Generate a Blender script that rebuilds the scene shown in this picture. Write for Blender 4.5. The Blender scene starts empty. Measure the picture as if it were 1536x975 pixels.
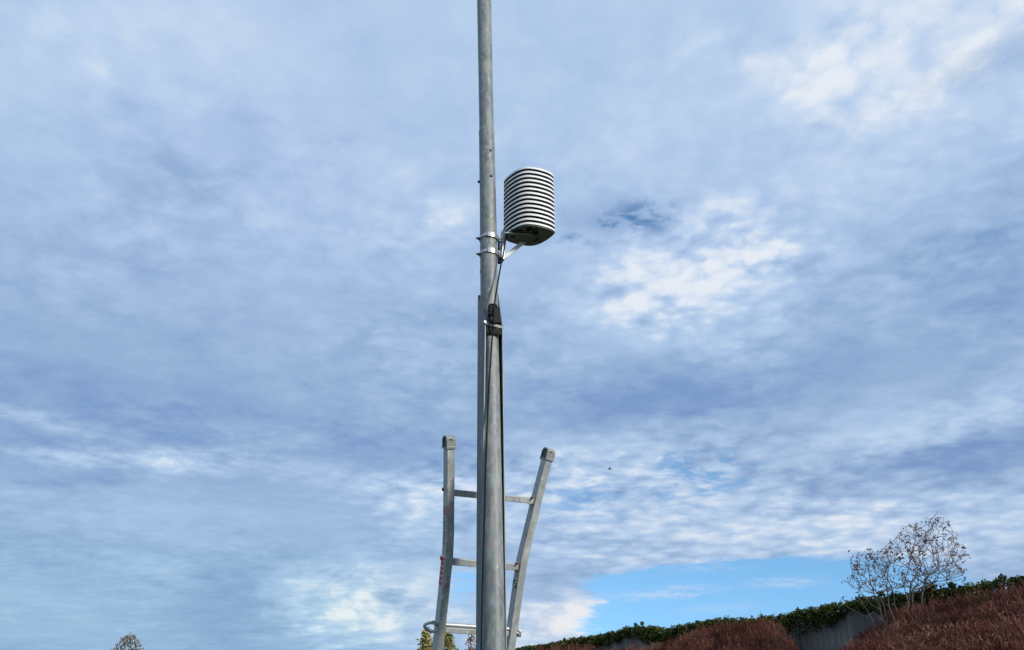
import bpy, bmesh, math, random
from mathutils import Vector, Matrix
R = math.radians
random.seed(7)
scene = bpy.context.scene
COL = scene.collection

# ------------------------------------------------------------------ camera
F, CX, CY = 1205.0, 768.0, 487.5            # focal length and centre in photo pixels (1536 wide)
PITCH = R(25.0)
CAM = Vector((0, 0, 1.6))
cam_d = bpy.data.cameras.new('camera')
cam_d.sensor_fit = 'HORIZONTAL'
cam_d.angle = 2 * math.atan(CX / F)
cam_d.clip_start, cam_d.clip_end = 0.05, 6000
cam = bpy.data.objects.new('camera', cam_d)
cam.location = CAM
cam.rotation_euler = (math.pi / 2 + PITCH, 0, 0)
COL.objects.link(cam)
scene.camera = cam
scene.view_settings.view_transform = 'Standard'
scene.view_settings.look = 'None'
scene.view_settings.exposure = 0
scene.view_settings.gamma = 1

def ray(x, y):
    u, v = (x - CX) / F, -(y - CY) / F
    c, s = math.cos(PITCH), math.sin(PITCH)
    return Vector((u, c - s * v, s + c * v))

def P(x, y, Y):                              # surveyed point: bearing of a photo pixel at distance Y
    d = ray(x, y)
    return CAM + d * (Y / d.y)

def on_plane(x, y, p0, n):
    d = ray(x, y)
    return CAM + d * ((p0 - CAM).dot(n) / d.dot(n))

def px_size(p):                              # metres per photo pixel at a point
    fwd = Vector((0, math.cos(PITCH), math.sin(PITCH)))
    return (p - CAM).dot(fwd) / F

# ------------------------------------------------------------------ sun
SUN_EL, SUN_AZ = R(25), R(130)               # azimuth clockwise from +Y: behind the camera, to the right
sd = Vector((math.sin(SUN_AZ) * math.cos(SUN_EL), math.cos(SUN_AZ) * math.cos(SUN_EL), math.sin(SUN_EL)))
sun_d = bpy.data.lights.new('sun', 'SUN')
sun_d.energy = 3.4
sun_d.angle = R(11)
sun_d.color = (1, .95, .87)
sun = bpy.data.objects.new('sun', sun_d)
sun.rotation_euler = sd.to_track_quat('Z', 'Y').to_euler()
COL.objects.link(sun)

# ------------------------------------------------------------------ sky
world = bpy.data.worlds.new('World')
scene.world = world
world.use_nodes = True
WT = world.node_tree
WT.nodes.clear()

class NT:
    def __init__(s, t): s.t = t
    def n(s, typ, **kw):
        o = s.t.nodes.new(typ)
        for k, v in kw.items(): setattr(o, k, v)
        return o
    def put(s, sock, v):
        if isinstance(v, bpy.types.NodeSocket): s.t.links.new(v, sock)
        else: sock.default_value = v
    def m(s, op, a, b=None, c=None, clamp=False):
        o = s.n('ShaderNodeMath', operation=op, use_clamp=clamp)
        s.put(o.inputs[0], a)
        if b is not None: s.put(o.inputs[1], b)
        if c is not None: s.put(o.inputs[2], c)
        return o.outputs[0]
    def v(s, op, a, b=None, scale=None):
        o = s.n('ShaderNodeVectorMath', operation=op)
        s.put(o.inputs[0], a)
        if b is not None: s.put(o.inputs[1], b)
        if scale is not None: s.put(o.inputs['Scale'], scale)
        return o.outputs[0]
    def noise(s, vec, scale, detail=5, rough=.55, dist=0, lac=2.0):
        o = s.n('ShaderNodeTexNoise')
        s.put(o.inputs['Vector'], vec)
        o.inputs['Scale'].default_value = scale
        o.inputs['Detail'].default_value = detail
        o.inputs['Roughness'].default_value = rough
        o.inputs['Lacunarity'].default_value = lac
        o.inputs['Distortion'].default_value = dist
        return o
    def ramp(s, fac, stops, interp='LINEAR'):
        o = s.n('ShaderNodeValToRGB')
        o.color_ramp.interpolation = interp
        e = o.color_ramp.elements
        while len(e) < len(stops): e.new(.5)
        for i, (p, c) in enumerate(stops):
            e[i].position = p
            e[i].color = (*c, 1) if len(c) == 3 else c
        s.put(o.inputs[0], fac)
        return o.outputs[0]
    def mix(s, fac, a, b, blend='MIX'):
        o = s.n('ShaderNodeMix', data_type='RGBA', blend_type=blend)
        s.put(o.inputs[0], fac); s.put(o.inputs[6], a); s.put(o.inputs[7], b)
        return o.outputs[2]
    def sstep(s, v, a, b, lo=0.0, hi=1.0):
        o = s.n('ShaderNodeMapRange', interpolation_type='SMOOTHSTEP')
        s.put(o.inputs[0], v)
        for i, q in enumerate((a, b, lo, hi)): o.inputs[i + 1].default_value = q
        return o.outputs[0]

def lin(r, g, b):
    f = lambda c: c / 12.92 if c <= .04045 else ((c + .055) / 1.055) ** 2.4
    return tuple(f(c / 255) for c in (r, g, b))

def azel(x, y):
    d = ray(x, y).normalized()
    return math.degrees(math.atan2(d.x, d.y)), math.degrees(math.asin(d.z))

# cloud banks: bearing of the centre (given as the photo pixel it was sighted through), half-extent in
# degrees along / across, tilt in degrees, brightness change
PXDEG = 21.0
TONE = [
    # x, y, rx, ry, tilt, d
    (1040, 410, 230, 85, 4, .24), (1110, 355, 100, 70, 10, .16), (1140, 385, 80, 36, 0, .15), (1000, 425, 150, 55, 0, .12), (1020, 500, 170, 70, -20, .08), (950, 430, 130, 70, 0, .14),
    (1040, 480, 150, 70, -30, .14), (1000, 450, 160, 70, 0, .10),
    (1340, 110, 360, 150, 5, .10), (1380, 60, 330, 100, 8, .10), (1320, 55, 160, 40, 5, .14), (1480, 35, 110, 50, 0, .15), (1200, 95, 150, 40, -18, .14), (1260, 30, 90, 40, 0, .14), (1270, 140, 150, 36, -20, .15), (1320, 180, 60, 24, 20, .15), (1420, 105, 80, 22, 10, .14), (1440, 150, 150, 60, 0, .10), (1400, 230, 160, 60, 10, .06), (1140, 170, 170, 70, 0, .06), (1010, 120, 200, 90, 0, .05),
    (1500, 110, 120, 30, 10, -.07), (1245, 165, 50, 25, 0, -.10),
    (270, 30, 190, 80, 0, .13), (60, 60, 160, 120, 0, .05), (20, 190, 70, 90, 0, .08), (180, 150, 170, 60, -30, .05), (420, 80, 150, 60, 0, .04),
    (230, 230, 170, 60, 0, -.10),
    (640, 335, 130, 45, 10, .16), (690, 320, 70, 40, 0, .12), (520, 270, 240, 60, 0, .04),
    (910, 345, 110, 26, 5, -.16), (870, 320, 70, 20, 0, -.10), (960, 325, 90, 22, 0, -.08),
    (1380, 350, 230, 80, -10, -.05), (1270, 300, 220, 80, 0, .12), (990, 180, 200, 70, 0, .05), (1500, 430, 150, 120, 0, -.07),
    (1420, 500, 280, 50, 5, -.06), (1330, 460, 180, 30, 5, .03),
    (1030, 590, 300, 50, 4, -.15), (900, 600, 150, 40, 0, -.06),
    (1400, 697, 270, 42, 3, -.34), (1290, 640, 130, 40, 5, .12), (1450, 630, 230, 34, 9, .18), (1350, 575, 170, 40, 9, .08),
    (600, 670, 170, 55, 3, -.13), (690, 690, 90, 40, 0, -.10), (90, 650, 300, 75, 0, -.13), (360, 640, 300, 50, 0, -.08), (40, 560, 180, 50, 0, -.06),
    (90, 685, 95, 13, 2, .26), (230, 688, 110, 15, -4, .22), (265, 697, 40, 16, 0, .14), (60, 627, 90, 12, -3, .18), (120, 648, 80, 10, 0, .10),
    (380, 700, 170, 26, 0, .15), (400, 655, 100, 16, -3, .12), (480, 695, 110, 30, 0, .10),
    (640, 745, 140, 50, 0, .22), (620, 728, 80, 14, 0, .14), (605, 640, 80, 20, 0, .06),
    (880, 760, 240, 70, 0, .20), (830, 725, 160, 40, 0, .14), (960, 690, 160, 34, 0, .14), (830, 850, 160, 70, 0, .08), (1080, 780, 180, 60, 0, .10),
    (1400, 785, 300, 66, 0, .20), (1180, 815, 240, 48, 0, .13), (1240, 745, 150, 40, 0, .12), (1450, 620, 200, 60, 6, .10), (1300, 655, 160, 30, 4, .08), (900, 655, 160, 36, 0, .08),
    (505, 905, 130, 50, 0, .30), (525, 900, 75, 42, 0, .20), (500, 935, 90, 24, 62, .26), (470, 880, 80, 26, 0, .10), (580, 925, 90, 40, 0, .20), (640, 920, 90, 50, 0, .26), (600, 862, 140, 26, 0, .18),
    (605, 903, 50, 20, 5, -.42), (500, 865, 60, 12, -6, -.20), (510, 895, 60, 6, -3, -.12),
    (850, 938, 130, 46, 0, .54), (800, 965, 120, 30, 0, .16), (890, 930, 80, 34, 0, .24), (800, 905, 60, 30, 0, .10),
    (850, 880, 110, 26, 0, -.16), (350, 935, 110, 70, 0, -.14), (400, 880, 130, 50, 0, -.05), (110, 830, 240, 34, 0, -.06), (300, 790, 230, 50, 0, .05),
    (215, 845, 70, 16, -10, .14), (230, 905, 60, 10, 0, .05), (130, 900, 180, 50, 0, .05),
]
GAPS = [(1060, 870, 170, 24, 0, .8), (1190, 882, 230, 40, 0, 1.0), (1070, 925, 170, 60, 4, 1.0), (1150, 960, 230, 70, 4, 1.0), (1330, 888, 80, 30, 0, .35), (702, 880, 30, 36, 0, .42), (960, 887, 70, 24, 0, .6)]
WISPS = [(985, 891, 95, 9, 3, .75), (1000, 886, 60, 7, 3, .35), (1178, 873, 55, 8, 0, .85), (1080, 912, 60, 7, 2, .4), (1060, 852, 60, 7, 0, .45)]
HOLES = [(905, 345, 120, 26, 5, .8), (960, 322, 100, 22, 0, .5), (1055, 705, 80, 30, 0, .75), (1060, 740, 70, 20, 0, .5), (880, 755, 130, 26, 0, .45), (860, 740, 60, 16, 0, .2), (1480, 95, 110, 26, 0, .25), (1250, 165, 40, 20, 0, .3), (1440, 370, 160, 30, 10, .25), (500, 205, 60, 12, 10, .2)]

W = NT(WT)
gen = W.n('ShaderNodeTexCoord').outputs['Generated']
dirn = W.v('NORMALIZE', gen)
sep = W.n('ShaderNodeSeparateXYZ'); W.put(sep.inputs[0], dirn)
dx, dy, dz = sep.outputs
zz = W.m('ADD', W.m('MAXIMUM', dz, 0.0), .13)
comb = W.n('ShaderNodeCombineXYZ')
W.put(comb.inputs[0], W.m('DIVIDE', dx, zz)); W.put(comb.inputs[1], W.m('DIVIDE', dy, zz)); comb.inputs[2].default_value = 3.3
deck = comb.outputs[0]                      # position on a curved cloud deck overhead
warp = W.v('SCALE', W.v('SUBTRACT', W.noise(deck, 2.6, 4, .55).outputs['Color'], (.5, .5, .5)), scale=.14)
deckw = W.v('ADD', deck, warp)
az = W.m('MULTIPLY', W.m('ARCTAN2', dx, dy), 180 / math.pi)
el = W.m('MULTIPLY', W.m('ARCSINE', dz), 180 / math.pi)
ang = W.n('ShaderNodeCombineXYZ'); W.put(ang.inputs[0], az); W.put(ang.inputs[1], el)
# ragged edges for the banks: displace the bearing with deck noise
edge = W.v('SUBTRACT', W.noise(deck, 4.5, 6, .6).outputs['Color'], (.5, .5, .5))
edge2 = W.v('MULTIPLY', edge, (7.5, 3.6, 0))
angw = W.v('ADD', ang.outputs[0], edge2)
edge_s = W.v('MULTIPLY', W.v('SUBTRACT', W.noise(deck, 5.5, 5, .6).outputs['Color'], (.5, .5, .5)), (4.0, 1.1, 0))
angs = W.v('ADD', ang.outputs[0], edge_s)

def bank_sum(lst, vec, start=0.0, gain=1.0):
    acc = start
    for (x, y, rx, ry, tilt, d) in lst:
        a, e = azel(x, y)
        mp = W.n('ShaderNodeMapping', vector_type='TEXTURE')
        W.put(mp.inputs[0], vec)
        mp.inputs['Location'].default_value = (a, e, 0)
        mp.inputs['Rotation'].default_value = (0, 0, R(tilt))
        mp.inputs['Scale'].default_value = (1.45 * rx / PXDEG, 1.45 * ry / PXDEG, 1)
        g = W.n('ShaderNodeTexGradient', gradient_type='SPHERICAL')
        W.put(g.inputs[0], mp.outputs[0])
        acc = W.m('MULTIPLY_ADD', W.sstep(g.outputs['Fac'], 0.0, .95), d * gain, acc)
    return acc

# mean tone of the deck by elevation (darker belt low down, brighter overhead)
el_n = W.m('DIVIDE', el, 90.0, clamp=True)
base = W.ramp(el_n, [(0, (.40,) * 3), (6 / 90, (.40,) * 3), (10 / 90, (.43,) * 3), (15 / 90, (.40,) * 3), (19 / 90, (.37,) * 3), (25 / 90, (.43,) * 3), (32 / 90, (.53,) * 3), (40 / 90, (.58,) * 3), (49 / 90, (.62,) * 3), (1, (.62,) * 3)])
tone = bank_sum([t for t in TONE if t[3] >= 20 and t[5] <= .13], angw, base, .72)
tone = bank_sum([t for t in TONE if t[3] < 20 and t[5] <= .13], angs, tone, .85)
bright = bank_sum([t for t in TONE if t[3] >= 20 and t[5] > .13], angw, 0.0, .84)
bright = bank_sum([t for t in TONE if t[3] < 20 and t[5] > .13], angs, bright)
bil1 = W.noise(deckw, 8.0, 7, .55, .3).outputs['Fac']
bil2 = W.noise(deckw, 19.0, 6, .58, .2).outputs['Fac']
billow = W.m('ADD', W.m('MULTIPLY', bil1, .6), W.m('MULTIPLY', bil2, .4))
low = W.sstep(el, 12, 7)                     # heaped cloud near the skyline is seen from the side
side = W.noise(W.v('MULTIPLY', ang.outputs[0], (.30, .48, 1)), 1.0, 6, .55, .4).outputs['Fac']
bl = W.n('ShaderNodeMix'); W.put(bl.inputs[0], low); W.put(bl.inputs[2], billow); W.put(bl.inputs[3], side)
billow_b = bl.outputs[0]
tone = W.m('MULTIPLY_ADD', bright, W.sstep(billow_b, .36, .62, .42, 1.22), tone)
patch = W.sstep(W.noise(deck, 1.9, 3, .5).outputs['Fac'], .36, .62, .25, 1.0)
jit = W.v('SCALE', W.v('SUBTRACT', W.noise(deck, 9.0, 4, .6).outputs['Color'], (.5, .5, .5)), scale=.10)
def cells(scale, sm, k):
    v_ = W.n('ShaderNodeTexVoronoi', feature='SMOOTH_F1', voronoi_dimensions='2D')
    W.put(v_.inputs['Vector'], W.v('ADD', deck, W.v('SCALE', jit, scale=k)))
    v_.inputs['Scale'].default_value = scale
    v_.inputs['Smoothness'].default_value = sm
    return W.m('SUBTRACT', .42, v_.outputs['Distance'])
c1 = cells(5.5, .9, 1.6)
c2 = cells(12.0, .8, 1.0)
c3 = cells(27.0, .7, .6)
puff = W.m('ADD', W.m('MULTIPLY', c1, .45), W.m('ADD', W.m('MULTIPLY', c2, .38), W.m('MULTIPLY', c3, .22)))
puff = W.m('MULTIPLY', puff, patch)
tone = W.m('MULTIPLY_ADD', puff, W.ramp(W.m('DIVIDE', el, 90.0, clamp=True), [(0, (.15,) * 3), (10 / 90, (.30,) * 3), (24 / 90, (.27,) * 3), (38 / 90, (.40,) * 3), (1, (.40,) * 3)]), tone)
heap = W.m('ADD', W.m('MULTIPLY', c2, .55), W.m('MULTIPLY', c3, .45))      # heaped tops where the deck is bright
tone = W.m('MULTIPLY_ADD', W.m('SUBTRACT', heap, .06), W.m('MULTIPLY', W.m('MINIMUM', W.m('MULTIPLY', bright, 3.2), 1.0), W.sstep(el, 12, 22, 0, .75)), tone)
# texture of the deck
big = W.noise(deckw, 1.7, 8, .56).outputs['Fac']
med = W.noise(W.v('MULTIPLY', deckw, (1, 1.35, 1)), 6.5, 6, .58).outputs['Fac']
tone = W.m('MULTIPLY_ADD', W.m('SUBTRACT', big, .5), .24, tone)
tone = W.m('MULTIPLY_ADD', W.m('SUBTRACT', med, .5), W.sstep(el, 5, 15, .10, .20), tone)
# rippled mackerel cloud, low on the right
rip_m = W.m('MINIMUM', bank_sum([(940, 740, 330, 110, 0, .9), (1150, 790, 380, 80, 0, .7), (640, 745, 120, 50, 0, .5), (1450, 800, 200, 60, 0, .45), (1080, 360, 120, 70, 0, .35)], angw, 0.0), 1.0)
fine = W.noise(deckw, 16, 5, .6).outputs['Fac']
rip = W.m('ADD', W.m('ADD', W.m('MULTIPLY', c1, .75), W.m('MULTIPLY', c2, .70)), W.m('MULTIPLY', W.m('SUBTRACT', fine, .5), .7))
tone = W.m('MULTIPLY_ADD', rip, W.m('MULTIPLY', rip_m, .42), tone)
tone = W.m('MULTIPLY_ADD', W.m('SUBTRACT', fine, .5), W.sstep(el, 5, 15, .05, .13), tone)
crisp = W.noise(W.v('ADD', deck, W.v('SCALE', jit, scale=.5)), 13.0, 9, .66, .15).outputs['Fac']
crisp = W.m('SUBTRACT', W.sstep(crisp, .40, .62), .5)
crisp_k = W.m('MULTIPLY_ADD', W.m('MINIMUM', W.m('MULTIPLY', bright, 3.0), 1.0), .12, W.m('MULTIPLY', patch, .075))
tone = W.m('MULTIPLY_ADD', crisp, W.m('MULTIPLY', crisp_k, W.sstep(el, 8, 18, .15, 1.0)), tone)
# thick cloud never gets much brighter than its soft top
tone = W.m('SMOOTH_MIN', tone, .93, .22)
cloud = W.ramp(tone, [(0, lin(102, 136, 188)), (.22, lin(127, 158, 204)), (.38, lin(150, 179, 215)), (.52, lin(168, 195, 229)), (.68, lin(187, 210, 237)), (.85, lin(215, 227, 243)), (1, lin(240, 243, 247))])
# lavender cast in the middle of the deck, greener near the horizon
cast = W.noise(deck, 1.3, 2, .5).outputs['Fac']
hi_el = W.sstep(el, 14, 36)
cloud = W.mix(W.m('MULTIPLY', W.m('MULTIPLY', W.m('MULTIPLY', W.sstep(cast, .42, .66), W.sstep(tone, .9, .6)), hi_el), .9), cloud, (1.03, .995, 1.012, 1), 'MULTIPLY')
cloud = W.mix(W.m('MULTIPLY', W.sstep(el, 22, 12), W.sstep(az, -4, 10)), cloud, (1.025, 1.0, .985, 1), 'MULTIPLY')
low_el = W.m('MULTIPLY', W.sstep(el, 15, 4), W.sstep(az, 2, -14))
cloud = W.mix(low_el, cloud, (.97, 1.05, 1.0, 1), 'MULTIPLY')
warm = bank_sum([(845, 935, 140, 46, 0, .9), (640, 910, 110, 60, 0, .5), (530, 905, 110, 50, 0, .5)], angw, 0.0)
cloud = W.mix(W.m('MINIMUM', warm, 1.0), cloud, (1.05, 1.0, .96, 1), 'MULTIPLY')
# clear air: Nishita sky
sky = W.n('ShaderNodeTexSky', sky_type='NISHITA')
sky.sun_disc = False
sky.sun_elevation = SUN_EL
sky.sun_rotation = SUN_AZ
sky.air_density = 1.0
sky.dust_density = 0.0
sky.ozone_density = 3.0
W.put(sky.inputs[0], W.v('NORMALIZE', W.v('ADD', dirn, (0, 0, .14))))     # thin, clean air down to the skyline
blue = W.v('MULTIPLY', sky.outputs[0], (1.05, 1.36, 1.42))
gap = bank_sum(GAPS, angs, 0.0)
gap = W.m('ADD', gap, W.m('MULTIPLY', W.m('SUBTRACT', med, .5), .9))
gap = W.sstep(gap, .12, .55)
hole = W.m('MULTIPLY', bank_sum(HOLES, angw, 0.0), W.sstep(W.m('ADD', W.m('MULTIPLY', fine, .5), W.m('MULTIPLY', med, .5)), .53, .42))
clear = W.m('MINIMUM', W.m('MAXIMUM', gap, hole), 1.0)
wisp = W.m('MULTIPLY', bank_sum(WISPS, angs, 0.0), W.sstep(fine, .30, .62))
STR = .14
cloud10 = W.v('SCALE', cloud, scale=1 / STR)
final = W.mix(clear, cloud10, blue)
final = W.mix(W.m('MULTIPLY', W.m('MINIMUM', wisp, 1.0), .55), final, tuple(c / STR for c in lin(214, 222, 242)) + (1,))
bg = W.n('ShaderNodeBackground'); bg.inputs['Strength'].default_value = STR
W.put(bg.inputs[0], final)
out = W.n('ShaderNodeOutputWorld'); W.put(out.inputs[0], bg.outputs[0])
world.cycles.sampling_method = 'MANUAL'
world.cycles.sample_map_resolution = 512

# ------------------------------------------------------------------ materials
MATS = {}
def mat(name, color, rough=.6, metal=0.0, var=.15, scale=30, bump=0.0, color2=None, spec=.5, stretch=(1, 1, 1), detail=5, lo=.35, hi=.65, trans=0):
    m = bpy.data.materials.new(name); m.use_nodes = True
    t = NT(m.node_tree); t.t.nodes.clear()
    b = t.n('ShaderNodeBsdfPrincipled')
    o = t.n('ShaderNodeOutputMaterial'); t.put(o.inputs[0], b.outputs[0])
    co = t.v('MULTIPLY', t.n('ShaderNodeTexCoord').outputs['Object'], stretch)
    nz = t.noise(co, scale, detail, .6).outputs['Fac']
    c2 = color2 or tuple(min(1, c * (1 + var)) for c in color)
    c1 = color if color2 else tuple(c * (1 - var) for c in color)
    t.put(b.inputs['Base Color'], t.ramp(nz, [(lo, c1), (hi, c2)]))
    b.inputs['Roughness'].default_value = rough
    b.inputs['Metallic'].default_value = metal
    b.inputs['Specular IOR Level'].default_value = spec
    if bump:
        bp = t.n('ShaderNodeBump'); bp.inputs['Strength'].default_value = bump; bp.inputs['Distance'].default_value = .01
        t.put(bp.inputs['Height'], nz); t.put(b.inputs['Normal'], bp.outputs[0])
    MATS[name] = m
    return m

def galvanised(name, dark, light, metal=.55, rough=.48):
    m = bpy.data.materials.new(name); m.use_nodes = True
    t = NT(m.node_tree); t.t.nodes.clear()
    b = t.n('ShaderNodeBsdfPrincipled')
    o = t.n('ShaderNodeOutputMaterial'); t.put(o.inputs[0], b.outputs[0])
    co = t.n('ShaderNodeTexCoord').outputs['Object']
    broad = t.noise(t.v('MULTIPLY', co, (1, 1, .45)), 16, 5, .6, .4).outputs['Fac']
    vo = t.n('ShaderNodeTexVoronoi'); t.put(vo.inputs[0], t.v('MULTIPLY', co, (1, 1, .6))); vo.inputs['Scale'].default_value = 55
    spot = t.noise(t.v('MULTIPLY', co, (1, 1, .55)), 40, 4, .6).outputs['Fac']
    c = t.ramp(broad, [(.36, dark), (.64, light)])
    c = t.mix(.22, c, vo.outputs['Color'], 'SOFT_LIGHT')
    c = t.mix(t.m('MULTIPLY', t.sstep(spot, .58, .68), .6), c, tuple(min(1, q * 1.5) for q in light) + (1,))
    streak = t.noise(t.v('MULTIPLY', co, (1, 1, .04)), 70, 3, .5).outputs['Fac']
    c = t.mix(t.m('MULTIPLY', t.sstep(streak, .55, .72), .5), c, tuple(q * .6 for q in dark) + (1,))
    hs = t.n('ShaderNodeHueSaturation'); hs.inputs['Saturation'].default_value = .6; t.put(hs.inputs['Color'], c)
    t.put(b.inputs['Base Color'], hs.outputs[0])
    b.inputs['Metallic'].default_value = metal
    t.put(b.inputs['Roughness'], t.sstep(broad, .3, .7, rough - .08, rough + .12))
    bp = t.n('ShaderNodeBump'); bp.inputs['Strength'].default_value = .12; bp.inputs['Distance'].default_value = .004
    t.put(bp.inputs['Height'], spot); t.put(b.inputs['Normal'], bp.outputs[0])
    MATS[name] = m
    return m

galvanised('galv_pole', (.135, .160, .155), (.255, .285, .270), .12, .55)
galvanised('galv_channel', (.10, .125, .14), (.18, .205, .215), .15, .6)
galvanised('aluminium', (.30, .325, .31), (.42, .44, .41), .15, .5)
mat('zinc', (.46, .46, .45), .45, .5, .15, 60)
mat('stainless', (.70, .70, .68), .28, .8, .1, 80)
mat('white_paint', (.80, .80, .785), .45, 0, .07, 14, stretch=(1, 1, .4))
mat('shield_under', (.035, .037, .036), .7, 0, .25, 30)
mat('shield_base', (.125, .130, .112), .55, .1, .3, 40)
mat('black_plastic', (.008, .008, .009), .65, 0, .3, 30, spec=.2)
mat('cap_plastic', (.25, .265, .255), .6, 0, .14, 60)
mat('cap_recess', (.06, .065, .07), .7, 0, .2, 60)
mat('red_print', (.42, .06, .065), .6, 0, .2, 120)
mat('white_print', (.70, .68, .66), .6, 0, .1, 120)
mat('dark_print', (.07, .07, .09), .6, 0, .2, 120)
mat('strap_steel', (.20, .19, .185), .55, .2, .2, 60)
mat('lip_steel', (.26, .29, .29), .5, .2, .1, 40)
mat('bolt_dark', (.05, .05, .055), .5, .5, .2, 60)
mat('plank', (.19, .17, .15), .85, 0, color2=(.28, .26, .235), scale=5, stretch=(1, 1, .25), bump=.2)
mat('plank_dark', (.12, .115, .11), .85, 0, color2=(.20, .19, .18), scale=5, stretch=(1, 1, .25), bump=.2)
mat('wall_rail', (.09, .09, .095), .85, 0, .2, 6)
mat('bank_soil', (.035, .022, .016), .95, 0, color2=(.065, .04, .028), scale=3, bump=.4)
mat('grass_ground', (.045, .06, .022), .95, 0, color2=(.075, .085, .035), scale=.6, bump=.3)
def leafmat(name, cols, scale=2.5, rough=.6, spec=.3, patchy=None):
    m = bpy.data.materials.new(name); m.use_nodes = True
    t = NT(m.node_tree); t.t.nodes.clear()
    b = t.n('ShaderNodeBsdfPrincipled')
    o = t.n('ShaderNodeOutputMaterial'); t.put(o.inputs[0], b.outputs[0])
    co = t.n('ShaderNodeTexCoord').outputs['Object']
    rnd = t.n('ShaderNodeNewGeometry').outputs['Random Per Island']
    oi = t.n('ShaderNodeObjectInfo').outputs['Random']
    k = t.m('ADD', t.m('MULTIPLY', rnd, .55), t.m('MULTIPLY', t.noise(co, scale, 3).outputs['Fac'], .45))
    k = t.m('ADD', k, t.m('MULTIPLY', t.m('SUBTRACT', oi, .5), .5))
    n = len(cols)
    c = t.ramp(k, [(.12 + .76 * i / (n - 1), c) for i, c in enumerate(cols)])
    if patchy:                                 # patches of another growth, fixed to the ground
        pos = t.n('ShaderNodeNewGeometry').outputs['Position']
        c = t.mix(t.m('MULTIPLY', t.sstep(t.noise(pos, .8, 4, .6).outputs['Fac'],   .54, .68), .4), c, patchy + (1,))
        c = t.mix(t.sstep(t.noise(pos, .45, 3, .6).outputs['Fac'], .40, .62, 0, .5), c, t.mix(1.0, c, (1.35, 1.25, 1.35, 1), 'MULTIPLY'))
    t.put(b.inputs['Base Color'], c)
    b.inputs['Roughness'].default_value = rough
    b.inputs['Specular IOR Level'].default_value = spec
    MATS[name] = m
    return m
leafmat('ivy_leaf', [(.020, .029, .007), (.055, .072, .012), (.12, .13, .02), (.21, .20, .04)], 1.2, .6, .15)
leafmat('russet_twig', [(.058, .021, .015), (.120, .045, .031), (.18, .072, .050), (.28, .14, .095)], .9, .85, .1, patchy=(.105, .085, .04))
leafmat('berry_bark', [(.09, .075, .065), (.15, .125, .10), (.21, .18, .14)], 4, .8, .2)
leafmat('berry_leaf', [(.045, .024, .026), (.10, .035, .034), (.19, .05, .045), (.15, .08, .045)], 6, .6, .3)
leafmat('berry_red', [(.22, .03, .03), (.34, .06, .06)], 6, .4, .4)
leafmat('pale_leaf', [(.16, .13, .10), (.36, .31, .25), (.55, .50, .42)], 2, .7, .2)
leafmat('poplar_leaf', [(.10, .12, .03), (.22, .20, .05), (.36, .30, .09), (.44, .24, .09)], .5, .6, .3)
leafmat('poplar_russet', [(.18, .10, .06), (.30, .18, .10), (.40, .28, .17)], .5, .6, .3)
mat('bark', (.10, .08, .06), .9, 0, .3, 8, .3)
mat('bird_feather', (.10, .09, .105), .7, 0, .3, 12)
mat('bird_rust', (.28, .10, .08), .7, 0, .2, 12)

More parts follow.
